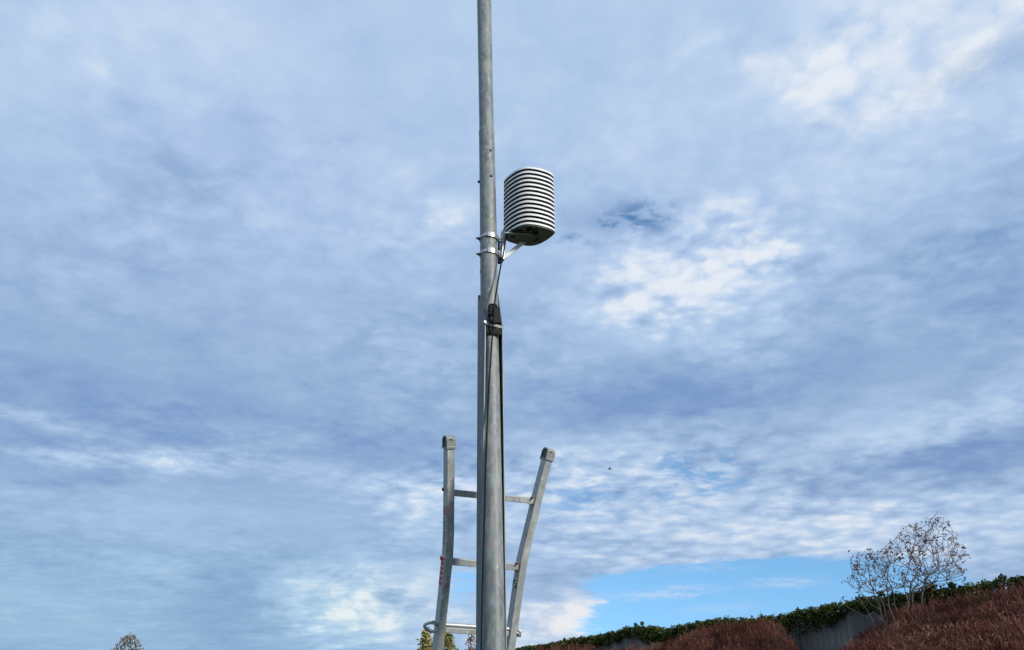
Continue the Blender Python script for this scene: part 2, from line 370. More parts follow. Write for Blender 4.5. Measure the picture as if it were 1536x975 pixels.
# ------------------------------------------------------------------ mesh helpers
class MB:
    def __init__(s): s.v, s.f, s.mi = [], [], []
    def add(s, vs, fs, mi=0):
        b = len(s.v); s.v += [tuple(q) for q in vs]
        for f in fs: s.f.append(tuple(b + i for i in f)); s.mi.append(mi)
        return s
    def box(s, c, ax, ay, az, mi=0):                       # centre and three half-extent vectors
        c, ax, ay, az = map(Vector, (c, ax, ay, az))
        vs = [c + ax * i + ay * j + az * k for i in (-1, 1) for j in (-1, 1) for k in (-1, 1)]
        return s.add(vs, [(0, 1, 3, 2), (4, 6, 7, 5), (0, 4, 5, 1), (2, 3, 7, 6), (0, 2, 6, 4), (1, 5, 7, 3)], mi)
    def prism(s, ring_a, ring_b, mi=0, caps=True):
        n = len(ring_a)
        fs = [(i, (i + 1) % n, n + (i + 1) % n, n + i) for i in range(n)]
        if caps: fs += [tuple(range(n - 1, -1, -1)), tuple(range(n, 2 * n))]
        return s.add(list(ring_a) + list(ring_b), fs, mi)
    def tube(s, pts, rad, n=10, mi=0, caps=True):
        pts = [Vector(p) for p in pts]
        if not hasattr(rad, '__len__'): rad = [rad] * len(pts)
        base, ref = len(s.v), None
        for i, p in enumerate(pts):
            d = (pts[min(i + 1, len(pts) - 1)] - pts[max(i - 1, 0)])
            d = d.normalized() if d.length > 1e-9 else Vector((0, 0, 1))
            if ref is None: ref = d.orthogonal().normalized()
            ref = (ref - d * ref.dot(d)).normalized()
            bi = d.cross(ref)
            for k in range(n):
                a = 2 * math.pi * k / n
                s.v.append(tuple(p + (ref * math.cos(a) + bi * math.sin(a)) * rad[i]))
        for i in range(len(pts) - 1):
            for k in range(n):
                a, b = base + i * n + k, base + i * n + (k + 1) % n
                s.f.append((a, b, b + n, a + n)); s.mi.append(mi)
        if caps:
            s.f.append(tuple(base + k for k in range(n - 1, -1, -1))); s.mi.append(mi)
            s.f.append(tuple(base + (len(pts) - 1) * n + k for k in range(n))); s.mi.append(mi)
        return s
    def build(s, name, mats, parent=None, smooth=False, bevel=0, loc=None, fix=True):
        me = bpy.data.meshes.new(name)
        loc = Vector(loc) if loc is not None else Vector()
        me.from_pydata([tuple(Vector(v) - loc) for v in s.v], [], s.f)
        for m in ([mats] if isinstance(mats, str) else mats): me.materials.append(MATS[m])
        me.polygons.foreach_set('material_index', s.mi)
        if fix and len(s.f) < 20000:
            bm = bmesh.new(); bm.from_mesh(me); bmesh.ops.recalc_face_normals(bm, faces=bm.faces); bm.to_mesh(me); bm.free()
        if smooth:
            me.polygons.foreach_set('use_smooth', [True] * len(me.polygons))
            if hasattr(me, 'set_sharp_from_angle'): me.set_sharp_from_angle(angle=R(40))
        o = bpy.data.objects.new(name, me); COL.objects.link(o)
        if bevel:
            b = o.modifiers.new('bevel', 'BEVEL'); b.width = bevel; b.segments = 2; b.limit_method = 'ANGLE'; b.angle_limit = R(35)
        if parent is not None:
            o.parent = parent
            o.location = loc - world_loc(parent)
        else: o.location = loc
        return o

def world_loc(o):
    l = Vector()
    while o is not None: l += o.location; o = o.parent
    return l

def tag(o, label=None, cat=None, group=None, kind=None):
    for k, v in (('label', label), ('category', cat), ('group', group), ('kind', kind)):
        if v: o[k] = v
    return o

def thing(name, loc, label, cat, group=None):
    o = bpy.data.objects.new(name, None); o.empty_display_size = .2
    o.location = loc; COL.objects.link(o)
    return tag(o, label, cat, group)

def lerp(a, b, t): return a + (b - a) * t
Zv = Vector((0, 0, 1))

# ------------------------------------------------------------------ ground
g = MB()
N = 24
ext = [-2500, -900, -300, -120, -60, -30, -12, 0, 12, 30, 60, 120, 300, 900, 2500]
for j in ext:
    for i in ext: g.v.append((i, j + 20, 0))
n = len(ext)
for j in range(n - 1):
    for i in range(n - 1):
        g.f.append((j * n + i, j * n + i + 1, (j + 1) * n + i + 1, (j + 1) * n + i)); g.mi.append(0)
tag(g.build('ground', 'grass_ground'), kind='structure')

# wall line on the bank
WA, WB = Vector((11.05, 18.0, 0)), Vector((0.0, 46.0, 0))
WD = (WB - WA).normalized()
WN = Vector((-WD.y, WD.x, 0))                # towards the camera side
if WN.dot(CAM - WA) < 0: WN = -WN
WSTART, WEND = -9.0, 46.0                    # along the wall, from WA

def bank_z(s, d):                            # height of the bank: s along the wall, d out from it
    t = max(0.0, min(1.0, 1 - (d + .0) / 9.5))
    h = 2.35 * t * t * (3 - 2 * t)
    return h + .10 * math.sin(s * 1.3 + d) * t + .07 * math.sin(s * .47 + 2 * d) * t

e = MB()
ss = [WSTART - 4 + i * 1.0 for i in range(int(WEND - WSTART) + 9)]
ds = [-9.3, -5, -2, -.4] + [i * .8 for i in range(13)]
for s_ in ss:
    for d_ in ds:
        p = WA + WD * s_ + WN * d_
        z = bank_z(s_, abs(d_)) if -9 < d_ < 9.3 else -.03
        e.v.append((p.x, p.y, z + .004))
m_ = len(ds)
for i in range(len(ss) - 1):
    for j in range(m_ - 1):
        e.f.append((i * m_ + j, i * m_ + j + 1, (i + 1) * m_ + j + 1, (i + 1) * m_ + j)); e.mi.append(0)
tag(e.build('embankment', 'bank_soil', smooth=True), kind='structure')

# ------------------------------------------------------------------ mast
YAW = R(20)
U = Vector((math.cos(YAW), math.sin(YAW), 0))
NF = Vector((math.sin(YAW), -math.cos(YAW), 0))
base_pt = P(740.5, 975, 3.66)
A0, A1 = P(740.4, 970, 3.672), P(734.6, 500, 3.765)
A2, A3 = P(731.8, 300, 3.80), P(726.2, 0, 3.86)
foot = A0 + (A0 - A1) * (A0.z / (A1.z - A0.z)); foot.z = 0
mast = thing('mast', (foot.x, foot.y, 0), 'tall galvanised steel mast of stepped tubes standing in a channel post', 'mast')
def axis_at(y):                               # point on the mast axis by photo row
    pts = [(970, A0), (500, A1), (300, A2), (0, A3)]
    for (ya, a), (yb, b) in zip(pts, pts[1:]):
        if y >= yb or yb == 0:
            # interpolate by true height along the segment
            za = (y - yb) / (ya - yb)
            x = lerp({500: 734.6, 300: 731.8, 0: 726.2}[yb], {970: 740.4, 500: 734.6, 300: 731.8}[ya], za)
            Y = lerp(b.y, a.y, za)
            return P(x, y, Y)
def r_at(y, w): return w / 2 * px_size(axis_at(y))
m1 = MB()
ys = [970, 800, 650, 500, 440, 380, 300, 230, 203]
ws = [35.2, 32.0, 29.6, 27.4, 26.4, 25.6, 24.4, 23.4, 23.0]
pts = [foot + Vector((0, 0, .0))] + [axis_at(y) for y in ys]
m1.tube(pts, [r_at(970, 35.2)] + [r_at(y, w) for y, w in zip(ys, ws)], 40)
m1.build('lower_tube', 'galv_pole', mast, smooth=True, loc=foot)
m2 = MB()
top = A3 + (A3 - A2).normalized() * 1.6
pts = [axis_at(y) for y in (204, 190, 100, 0)]
m2.tube(pts + [top], [r_at(y, w) for y, w in zip((204, 190, 100, 0), (21.7, 21.6, 21.3, 21.2))] + [r_at(0, 21.2)], 40)
m2.build('upper_tube', 'galv_pole', mast, smooth=True, loc=foot)
m3 = MB()                                     # rolled lip at the joint
pts = [axis_at(y) for y in (205, 202, 197, 195)]
m3.tube(pts, [r_at(200, w) for w in (23.0, 23.5, 23.3, 21.7)], 40)
m3.build('joint_collar', 'galv_pole', mast, smooth=True, loc=foot)
topcap = MB(); topcap.tube([top, top + Vector((0, 0, .03))], [r_at(0, 22), r_at(0, 18)], 24)
topcap.build('tube_cap', 'black_plastic', mast, smooth=True, loc=foot)
def screw(px, y, out, size=.006):
    c = axis_at(y); q = P(px, y, c.y)
    r = r_at(y, 24)
    lat = (q - c).x
    lat = max(-r * .999, min(r * .999, lat))
    p = c + Vector((lat, -math.sqrt(max(r * r - lat * lat, 0)), 0))
    nrm = (p - c).normalized()
    b = MB(); b.tube([p - nrm * .004, p + nrm * .004, p + nrm * out], [size * 1.25, size * 1.25, size], 8)
    return b.build('screw', 'bolt_dark', mast, smooth=True, loc=foot)
screw(736.5, 232, .006, .0055); screw(737.2, 270, .010, .0065); screw(719, 273, .010, .007); screw(720, 408, .006, .006)

# channel post round the foot of the mast
def chan_corner(y):
    t = (y - 500) / (970 - 500)
    lf = P(lerp(727.8, 721.6, t), y, 3.70)
    rf = P(lerp(753.8, 759.3, t), y, 3.732)
    return lf, rf
TH = .005
def chan_ring(lf, rf, z_shift=0):
    dep = lerp(.100, .070, max(0, min(1, (1.70 + 1.6 - lf.z) / 1.5)))
    dep = .10 if lf.z > 3.2 else dep
    back = NF * -dep
    return lf, rf, back
def plate(name, a_top, a_bot, b_top, b_bot, thick, material):   # quad sheet (front-top, front-bottom, back-top, back-bottom)
    nrm = (a_bot - a_top).cross(b_top - a_top).normalized() * thick
    q = [a_top, a_bot, b_bot, b_top]
    k = MB(); k.prism([v - nrm * .5 for v in q], [v + nrm * .5 for v in q])
    return k.build(name, material, mast, bevel=.0012, loc=foot)
lf_t, rf_t = chan_corner(474); lf_b, rf_b = chan_corner(970)
def down(a, b):                                # carry an edge on to the ground
    k = (a.z) / (a.z - b.z)
    p = a + (b - a) * k
    return p
lf_g, rf_g = down(lf_t, lf_b), down(rf_t, rf_b)
lb_t = P(717.3, 443, 3.70 + .094); lb_b = P(714.6, 970, 3.70 + .066)
lb_g = down(lb_t, lb_b)
plate('left_flange', lf_t, lf_g, lb_t, lb_g, TH, 'galv_channel').name = 'flange'
rb_t = P(747.0, 441, 3.732 + .094); rb_b = P(752.5, 970, 3.732 + .066)
rf_t2 = P(753.6, 490, 3.732)
rb_g = down(rb_t, rb_b)
plate('flange', rf_t2, rf_g, rb_t, rb_g, TH, 'galv_channel')
k = MB()                                      # web at the back
k.prism([lb_t + NF * .003, lb_g + NF * .003, rb_g + NF * .003, rb_t + NF * .003], [lb_t - NF * .003, lb_g - NF * .003, rb_g - NF * .003, rb_t - NF * .003])
k.build('web', 'galv_channel', mast, bevel=.001, loc=foot)
# edge beads along the left flange front (turned lip)
k = MB(); k.tube([lf_t, lf_g], .0035, 8); k.build('flange_lip', 'lip_steel', mast, smooth=True, loc=foot)
k = MB(); k.tube([rf_t2, rf_g], .0030, 8); k.build('flange_lip', 'lip_steel', mast, smooth=True, loc=foot)
# locking strap across the front, with hasp and black keeper
sa, sb = P(727.5, 484.5, 3.693), P(754.2, 491.5, 3.727)
d_ = (sb - sa)
k = MB(); k.box((sa + sb) / 2, d_ * .5, NF * .004, Vector((0, 0, .0085)))
k.build('locking_strap', 'strap_steel', mast, bevel=.0015, loc=foot)
k = MB(); k.tube([sa - d_.normalized() * .004 + NF * .006, sa - d_.normalized() * .004 + NF * .016], .007, 6)
k.build('strap_bolt', 'zinc', mast, loc=foot)
k = MB(); k.tube([P(728.5, 479, 3.69), P(731, 471, 3.684), P(735, 469, 3.68), P(737.5, 473, 3.68), P(736, 481, 3.684)], .0032, 8)
k.build('hasp', 'strap_steel', mast, smooth=True, loc=foot)
k = MB()
q = [P(734.5, 455, 3.683), P(744.5, 455, 3.688), P(748.5, 464, 3.70), P(752.2, 484, 3.71), P(738.5, 484, 3.683), P(734.5, 470, 3.683)]
k.prism(q, [v - NF * .030 for v in q])
k.build('keeper', 'black_plastic', mast, bevel=.002, loc=foot)
k = MB(); k.box(P(737.5, 466, 3.676), U * .011, NF * .008, Zv * .028)
k.build('keeper_latch', 'black_plastic', mast, bevel=.003, loc=foot)
k = MB(); c_ = P(741, 497, 3.712); k.box(c_, U * .040, NF * .004, Zv * .016)
k.build('strap_shadow', 'black_plastic', mast, bevel=.001, loc=foot)  # black block painted in for the shadow below the strap
k = MB(); k.box(foot + Vector((0, 0, .012)), U * .16, NF * .16, Zv * .012); k.build('base_plate', 'galv_channel', mast, bevel=.002, loc=foot)

# ------------------------------------------------------------------ louvred shield
AX = Vector((.55, -.83, 0)).normalized(); PX = Vector((.83, .55, 0)).normalized()
SC = Vector((.0935, 3.7725, 0))
HL, HW = .112, .116
HALF = [(-.1405, .0225), (-.122, -.018), (-.0905, -.061), (-.0535, -.0955), (-.0105, -.1125), (.0415, -.104), (.083, -.086), (.1125, -.0675), (.133, -.046)]
OVAL = HALF + [(-x, -y) for x, y in HALF]      # half of the plan outline, and its mirror
def stadium(scale_out, z, sub=3, c=SC):        # oblong plan with two flattened sides
    ring, n = [], len(OVAL)
    for i in range(n):
        p0, p1, p2, p3 = (Vector(OVAL[(i + k) % n]) for k in (-1, 0, 1, 2))
        for j in range(sub):
            t = j / sub
            q = .5 * ((2 * p1) + (p2 - p0) * t + (2 * p0 - 5 * p1 + 4 * p2 - p3) * t * t + (3 * p1 - p0 - 3 * p2 + p3) * t ** 3)
            q = q * (1 + scale_out / .122)
            ring.append(Vector((c.x + q.x, c.y + q.y, z)))
    return ring
Z_BOT, Z_TOP = 1.6 + 2.290, 1.6 + 2.678
shield = thing('louvred_shield', (SC.x, SC.y, Z_BOT), 'white oblong louvred weather shield held on a bracket beside the mast', 'weather shield')
NPL = 14
pitch = (Z_TOP - Z_BOT) / NPL
for i in range(NPL):
    zt = Z_TOP - pitch * i
    k = MB()
    n = 30
    # skirt: outer white face leaning outwards, dark inside face, flat shelf
    rings = [stadium(-.010, zt), stadium(-.0035, zt - .0015), stadium(-.0008, zt - .004), stadium(0, zt - pitch * .56), stadium(-.002, zt - pitch * .58), stadium(-.0135, zt - .006)]
    rings[0:1] = [stadium(-.010, zt)]
    b0 = len(k.v)
    L = len(rings[0])
    for r_ in rings: k.v += [tuple(v) for v in r_]
    for j in range(len(rings) - 1):
        for q in range(L):
            q2 = (q + 1) % L
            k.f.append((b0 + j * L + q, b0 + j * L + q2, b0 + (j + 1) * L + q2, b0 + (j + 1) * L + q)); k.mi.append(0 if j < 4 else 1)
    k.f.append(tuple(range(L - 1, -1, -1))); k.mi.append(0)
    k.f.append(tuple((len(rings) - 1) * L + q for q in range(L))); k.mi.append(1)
    k.build('louvre_plate', ['white_paint', 'shield_under'], shield, smooth=True, loc=(SC.x, SC.y, Z_BOT))
k = MB(); k.prism(stadium(-.024, Z_BOT + .006), stadium(-.024, Z_TOP - .012))
k.build('core', 'shield_under', shield, smooth=True, loc=(SC.x, SC.y, Z_BOT))
zb = Z_BOT + pitch * .36
k = MB(); k.prism(stadium(-.006, zb - .004), stadium(-.006, zb + .004))
k.build('bottom_plate', 'shield_base', shield, smooth=True, loc=(SC.x, SC.y, Z_BOT))
k = MB()
for (a, b) in ((.06, -.03), (.075, .0), (.05, .025), (.085, -.02)):
    c = SC + AX * a + PX * (b - .015) + Zv * (zb - .004)
    k.tube([c, c - Zv * .004, c - Zv * .014], [.013, .013, .009], 10)
k.build('cable_gland', 'black_plastic', shield, smooth=True, loc=(SC.x, SC.y, Z_BOT))
k = MB(); c = SC + AX * -.01 + PX * .055 + Zv * (zb - .005); k.box(c, AX * .018, PX * .004, Zv * .003)
k.build('vent_slot', 'black_plastic', shield, loc=(SC.x, SC.y, Z_BOT))
# bracket: foot plate under the shield, upright, diagonal strut, two pipe clamps
LOC = (SC.x, SC.y, Z_BOT)
YB = 3.80
zp = zb - .010
pl = P(757.5, 349.0, 3.785)
def at_h(x, y, z):                            # bearing of a pixel at a height
    d = ray(x, y); return CAM + d * ((z - CAM.z) / d.z)
q = [at_h(757, 349, zp), at_h(806, 352, zp), at_h(803, 358, zp), at_h(787, 363, zp), at_h(762, 358.5, zp)]
k = MB(); k.prism([v for v in q], [v - Zv * .004 for v in q]); k.build('foot_plate', 'shield_base', shield, bevel=.0008, loc=LOC)
k = MB(); a, b = at_h(757, 348.3, zp), at_h(806, 351.5, zp); k.box((a + b) / 2 - Zv * .002, (b - a) * .5, Vector((0, -.002, 0)), Zv * .0035)
k.build('plate_edge', 'zinc', shield, bevel=.0008, loc=LOC)
c = at_h(770, 355, zp - .004); k = MB(); k.box(c, Vector((.010, .003, 0)), Vector((-.002, .006, 0)), Zv * .0015); k.build('slot', 'black_plastic', shield, loc=LOC)
ua, ub = P(755.0, 347, 3.79), P(753.2, 391, 3.79)
k = MB(); k.box((ua + ub) / 2, Vector((.0085, .003, 0)), Vector((-.006, .020, 0)), (ua - ub) * .5); k.build('upright', 'zinc', shield, bevel=.001, loc=LOC)
k = MB(); a, b = P(756.5, 386, 3.775), at_h(785.5, 363.0, zp - .004)
d_ = (b - a).normalized(); sd_ = d_.cross(Vector((0, 1, 0))).normalized()
k.box((a + b) / 2, (b - a) * .5, sd_ * .0115, Vector((0, .004, 0))); k.build('strut', 'white_paint', shield, bevel=.001, loc=LOC)
k = MB(); k.box(b + d_ * .004 - Vector((0, .002, 0)), d_ * .010, sd_ * .0115, Vector((0, .003, 0))); k.build('strut_tab', 'zinc', shield, bevel=.001, loc=LOC)
for yc in (358.5, 382.0):
    c = axis_at(yc); ax = (axis_at(yc - 20) - axis_at(yc + 20)).normalized(); r = r_at(yc, 25.6)
    k = MB()                                  # band
    ra, rb = [], []
    e1 = Vector((1, 0, 0)); e1 = (e1 - ax * e1.dot(ax)).normalized(); e2 = ax.cross(e1)
    for z_, rr in ((-.010, r + .001), (-.010, r + .0045), (.010, r + .0045), (.010, r + .001)):
        ra.append((z_, rr))
    n = 40
    for (z_, rr) in ra:
        for i in range(n):
            a = 2 * math.pi * i / n
            k.v.append(tuple(c + ax * (z_ * .8) + (e1 * math.cos(a) + e2 * math.sin(a)) * rr))
    for j in range(4):
        for i in range(n):
            k.f.append((j * n + i, j * n + (i + 1) % n, ((j + 1) % 4) * n + (i + 1) % n, ((j + 1) % 4) * n + i)); k.mi.append(0)
    band = k.build('pipe_clamp', 'zinc', shield, smooth=True, loc=LOC)
    k = MB()                                  # bright saddle over the front right of the band
    rr0, rr1 = r + .0047, r + .0085
    angs_ = [R(-92 + 9 * i) for i in range(11)]
    rows = []
    for z_ in (-.0135, .0135):
        for rr in (rr0, rr1):
            rows.append([c + ax * z_ + Vector((math.cos(t_), math.sin(t_), 0)) * rr for t_ in angs_])
    m = len(angs_)
    order = [rows[0], rows[1], rows[3], rows[2]]
    for r_ in order: k.v += [tuple(v) for v in r_]
    for j in range(4):
        for i in range(m - 1):
            k.f.append((j * m + i, j * m + i + 1, ((j + 1) % 4) * m + i + 1, ((j + 1) % 4) * m + i)); k.mi.append(0)
    k.f.append((0, m, 2 * m, 3 * m)); k.mi.append(0); k.f.append((m - 1, 4 * m - 1, 3 * m - 1, 2 * m - 1)); k.mi.append(0)
    k.build('saddle', 'stainless', band, smooth=True, loc=LOC)
    k = MB(); p = c + Vector((-r - .006, -.010, -.004)); k.tube([p + Vector((.006, 0, 0)), p - Vector((.008, .004, 0))], [.0085, .0075], 6)
    k.tube([p - Vector((.008, .004, 0)), p - Vector((.014, .006, 0))], [.0045, .0045], 8)
    k.build('clamp_bolt', 'bolt_dark', band, loc=LOC)
    for dzb in (-.009, .012):
        k = MB(); p = P(746.5, yc + 2, 3.775) + Zv * dzb; k.tube([p, p + Vector((.026, .004, 0))], .0045, 8)
        k.tube([p + Vector((.004, 0, 0)), p + Vector((.011, .001, 0))], .0085, 6); k.build('stud', 'stainless' if dzb > 0 else 'bolt_dark', band, loc=LOC)
k = MB(); p = P(748.6, 391, 3.79); k.box(p, Vector((.008, 0, 0)), Vector((0, .012, 0)), Zv * .016); k.build('clamp_spacer', 'black_plastic', shield, bevel=.003, loc=LOC)
k = MB(); p = P(748.2, 370, 3.795); k.box(p, Vector((.006, 0, 0)), Vector((0, .012, 0)), Zv * .018); k.build('clamp_spacer', 'bolt_dark', shield, bevel=.002, loc=LOC)

# ------------------------------------------------------------------ cable
def smooth_path(pts, sub=6):
    out = []
    P_ = [pts[0]] + list(pts) + [pts[-1]]
    for i in range(1, len(P_) - 2):
        p0, p1, p2, p3 = P_[i - 1:i + 3]
        for j in range(sub):
            t = j / sub
            out.append(.5 * ((2 * p1) + (p2 - p0) * t + (2 * p0 - 5 * p1 + 4 * p2 - p3) * t * t + (3 * p1 - p0 - 3 * p2 + p3) * t ** 3))
    out.append(pts[-1]); return out
cp = [at_h(784, 346, zb - .006), at_h(771, 345.5, zb - .008), P(763, 343, 3.752), P(759.5, 352, 3.75), P(757.5, 366, 3.745), P(754.5, 383, 3.735), P(750.5, 402, 3.725), P(746, 428, 3.70), P(742.5, 450, 3.68), P(740.6, 468, 3.664), P(739.6, 488, 3.682), P(738.4, 505, 3.694), P(735.2, 550, 3.694), P(732.4, 600, 3.690), P(730.4, 650, 3.675), P(728.6, 700, 3.665), P(727.0, 760, 3.655), P(725.2, 820, 3.645), P(723.4, 890, 3.638), P(722.0, 972, 3.630)]
end = Vector((cp[-1].x + .01, cp[-1].y, .0)); cp.append(lerp(cp[-1], end, .5)); cp.append(end)
k = MB(); k.tube(smooth_path(cp), .0042, 8)
tag(k.build('cable', 'black_plastic', smooth=True, loc=cp[0]), 'thin black cable hanging from the louvred shield and running down the mast', 'cable')

# ------------------------------------------------------------------ ladder
LY = R(28); LEAN = R(17)
LU = Vector((math.cos(LY), math.sin(LY), 0)); LN = Vector((math.sin(LY), -math.cos(LY), 0))
LW = (LN * math.sin(LEAN) + Zv * math.cos(LEAN)).normalized()
LNn = LU.cross(LW).normalized()
if LNn.dot(CAM - P(735, 740, 3.9)) < 0: LNn = -LNn
L0 = P(736, 745, 3.93)
def lp(x, y, out=0.0):
    return on_plane(x, y, L0 + LNn * out, LNn)
RW, RD = .0195, .027                          # rail half width / half depth
# rail centrelines on the ladder's front plane (front face centre)
left_c = [(676.8, 672), (676.5, 740), (676, 800), (674.5, 835), (671.5, 862), (668.5, 893), (663.3, 942), (660.3, 969)]
right_c = [(824.0, 690), (811, 740), (799, 790), (787.5, 838), (781.5, 875), (776, 915), (768.5, 968)]
lad_foot = lp(712, 968); 
kk = lad_foot.z / LW.z
lad_base = lad_foot - LW * kk
ladder = thing('ladder', (lad_base.x, lad_base.y, 0), 'grey aluminium ladder with flared capped rails leaning behind the mast', 'ladder')
LB = Vector((lad_base.x, lad_base.y, 0))
def rail(cl):
    pts = [lp(x, y) for x, y in cl]
    d = (pts[-1] - pts[-2]).normalized()
    pts.append(pts[-1] + d * (pts[-1].z / -d.z))
    k = MB(); n = 0
    for i, p in enumerate(pts):
        t = (pts[min(i + 1, len(pts) - 1)] - pts[max(0, i - 1)]).normalized()
        s_ = t.cross(LNn).normalized()
        if s_.dot(LU) < 0: s_ = -s_
        for (a, b) in ((-1, 0), (1, 0), (1, -1), (-1, -1)):
            k.v.append(tuple(p + s_ * RW * a + LNn * (2 * RD * b)))
    for i in range(len(pts) - 1):
        for q in range(4):
            a, b = i * 4 + q, i * 4 + (q + 1) % 4
            k.f.append((a, b, b + 4, a + 4)); k.mi.append(0)
    k.f.append((0, 1, 2, 3)); k.mi.append(0)
    m = (len(pts) - 1) * 4
    k.f.append((m, m + 1, m + 2, m + 3)); k.mi.append(0)
    return k.build('rail', 'aluminium', ladder, bevel=.0035, loc=LB), pts
r1, lpts = rail(left_c)
r2, rpts = rail(right_c)
def cap(p_top, p_next, parent, flip=False):   # rubber foot: rounded over from front to back, side pockets
    t = (p_top - p_next).normalized()
    s_ = t.cross(LNn).normalized()
    if s_.dot(LU) < 0: s_ = -s_
    hw, hd, H = RW + .0045, RD + .0045, .064
    c = p_top - LNn * RD - t * .004
    prof = []
    for i in range(13):
        a = math.pi * i / 12
        prof.append((math.cos(a) * hd, H - .022 + math.sin(a) * .022))
    prof = [(hd * 1.06, 0), (hd * 1.06, .010), (hd, .013)] + prof + [(-hd, .013), (-hd * 1.06, .010), (-hd * 1.06, 0)]
    k = MB()
    mk = lambda off, sc, lift: [c + s_ * off + LNn * (x * sc) + t * (z * sc + lift) for x, z in prof]
    k.prism(mk(-hw + .004, 1, 0), mk(hw, 1, 0))
    body = k.build('end_cap', 'cap_plastic', parent, bevel=.002, loc=LB)
    k = MB()                                  # rim on the left side round a pocket
    outer, inner, deep = mk(-hw, 1, 0), mk(-hw, .74, .009), mk(-hw + .0035, .74, .009)
    n = len(prof)
    k.v += [tuple(v) for v in outer + inner + deep + mk(-hw + .005, 1, 0)]
    for i in range(n):
        j = (i + 1) % n
        k.f += [(i, j, n + j, n + i), (n + i, n + j, 2 * n + j, 2 * n + i), (i, j, 3 * n + j, 3 * n + i)]; k.mi += [0, 1, 0]
    k.f.append(tuple(range(2 * n, 3 * n))); k.mi.append(1)
    k.build('cap_pocket', ['cap_plastic', 'cap_recess'], body, loc=LB)
    k = MB()                                  # moulded mark on the front
    for q in range(4):
        k.box(c + LNn * (hd * 1.0 + .0005) + t * (H - .020) + s_ * (-.012 + q * .0055), s_ * .0017, LNn * .0008, t * .0035)
    k.build('moulded_mark', 'cap_recess', body, loc=LB)
cap(lpts[0], lpts[1], r1); cap(rpts[0], rpts[1], r2)
def rung(xa, ya, xb, yb, h=.0155, name='rung', out=-RD, material='aluminium', depth=.016):
    a, b = lp(xa, ya, out), lp(xb, yb, out)
    k = MB(); k.box((a + b) / 2, (b - a) * .5, LNn * depth, LW * h)
    return k.build(name, material, ladder, bevel=.003, loc=LB), a, b
g1 = rung(676, 738.5, 807, 751.8, .0155)
g2 = rung(673, 841.5, 782, 851, .0165)
g3 = rung(661, 943.6, 770, 950.5, .0125)
k = MB(); k.tube([lp(652, 936.0, -.02), lp(772, 944, -.02)], .0105, 12); k.build('lock_tube', 'zinc', ladder, smooth=True, loc=LB)
for gg in range(1, 7):                         # rungs below the picture
    off = -LW * (.29 * gg)
    a, b = g3[1] + off, g3[2] + off
    if min(a.z, b.z) < .2: break
    k = MB(); k.box((a + b) / 2, (b - a) * .5, LNn * .016, LW * .0155); k.build('rung', 'aluminium', ladder, bevel=.003, loc=LB)
# pins and gussets at the right rung ends
for (x, y, dy) in ((797.2, 751, 4.6), (774.5, 849.8, 5.0)):
    c = lp(x, y, -RD + .010)
    k = MB(); k.tube([c - LU * .010 - LW * .016, c + LU * .008 - LW * .022, c + LU * .010 + LW * .018, c - LU * .006 + LW * .016], .006, 6); k.build('rung_collar', 'zinc', ladder, smooth=True, loc=LB)
    c = lp(x + .8, y - dy, -RD + .020)
    k = MB(); k.tube([c, c + LNn * .010], [.0065, .0055], 8); k.build('red_plug', 'red_print', ladder, smooth=True, loc=LB)
    k = MB(); k.tube([c + LNn * .011, c + LNn * .014], [.0045, .004], 8); k.build('plug_hole', 'bolt_dark', ladder, loc=LB)
    c = lp(x + .2, y + dy + 1, -RD + .020)
    k = MB(); k.tube([c, c + LNn * .008], [.006, .005], 8); k.build('rivet', 'bolt_dark', ladder, loc=LB)
# spring hooks at the third rung
k = MB(); k.tube(smooth_path([lp(655, 935, -.005), lp(646, 934, .004), lp(638.5, 936.5, .008), lp(637, 940, .008), lp(641, 944.5, .006), lp(648, 947, .002), lp(655, 946, -.004)]), .0072, 8)
k.tube([lp(640, 943, .004), lp(648, 948, 0)], .008, 8); k.build('lock_hook', 'zinc', ladder, smooth=True, loc=LB)
k = MB(); k.tube([lp(651, 931, .002), lp(650, 937, .004)], .009, 10); k.build('hook_knob', 'zinc', ladder, smooth=True, loc=LB)
k = MB(); k.tube(smooth_path([lp(768, 944, -.02), lp(774, 945, -.01), lp(779, 946, 0), lp(780.5, 950, .002), lp(778, 953, .002)]), .0065, 8); k.build('lock_hook', 'zinc', ladder, smooth=True, loc=LB)
k = MB(); k.tube([lp(776, 952.5, 0), lp(780.5, 953, 0)], .008, 8); k.build('hook_knob', 'bolt_dark', ladder, smooth=True, loc=LB)
# printed stickers on the outer left face of the left rail
def rail_pt(pts, y, cl):                      # point of the front centreline by photo row
    for (xa, ya), (xb, yb), p, q in zip(cl, cl[1:], pts, pts[1:]):
        if ya <= y <= yb:
            t = (y - ya) / (yb - ya); return lp(lerp(xa, xb, t), y), (p - q).normalized()
    return pts[-2], (pts[-3] - pts[-2]).normalized()
def side_sheet(pts, cl, y0, y1, d0, d1, lift=.0008):
    a, t = rail_pt(pts, y0, cl); b, _ = rail_pt(pts, y1, cl)
    s_ = t.cross(LNn).normalized()
    if s_.dot(LU) < 0: s_ = -s_
    off = -s_ * (RW + lift)
    return [a + off - LNn * d0, a + off - LNn * d1, b + off - LNn * d1, b + off - LNn * d0]
def stick(name, quads, parent):
    k = MB()
    for q, mi in quads: k.add(q, [(0, 1, 2, 3)], mi)
    o = k.build(name, ['white_print', 'red_print', 'dark_print'], parent, loc=LB, fix=False); return o
qs = []
for i in range(3):                             # red strokes
    y = 761 + i * 4.6
    qs += [(side_sheet(lpts, left_c, y, y + 1.6, .012, .044), 1), (side_sheet(lpts, left_c, y + 1.6, y + 3.8, .034, .044), 1), (side_sheet(lpts, left_c, y + 1.6, y + 3.8, .012, .020), 1)]
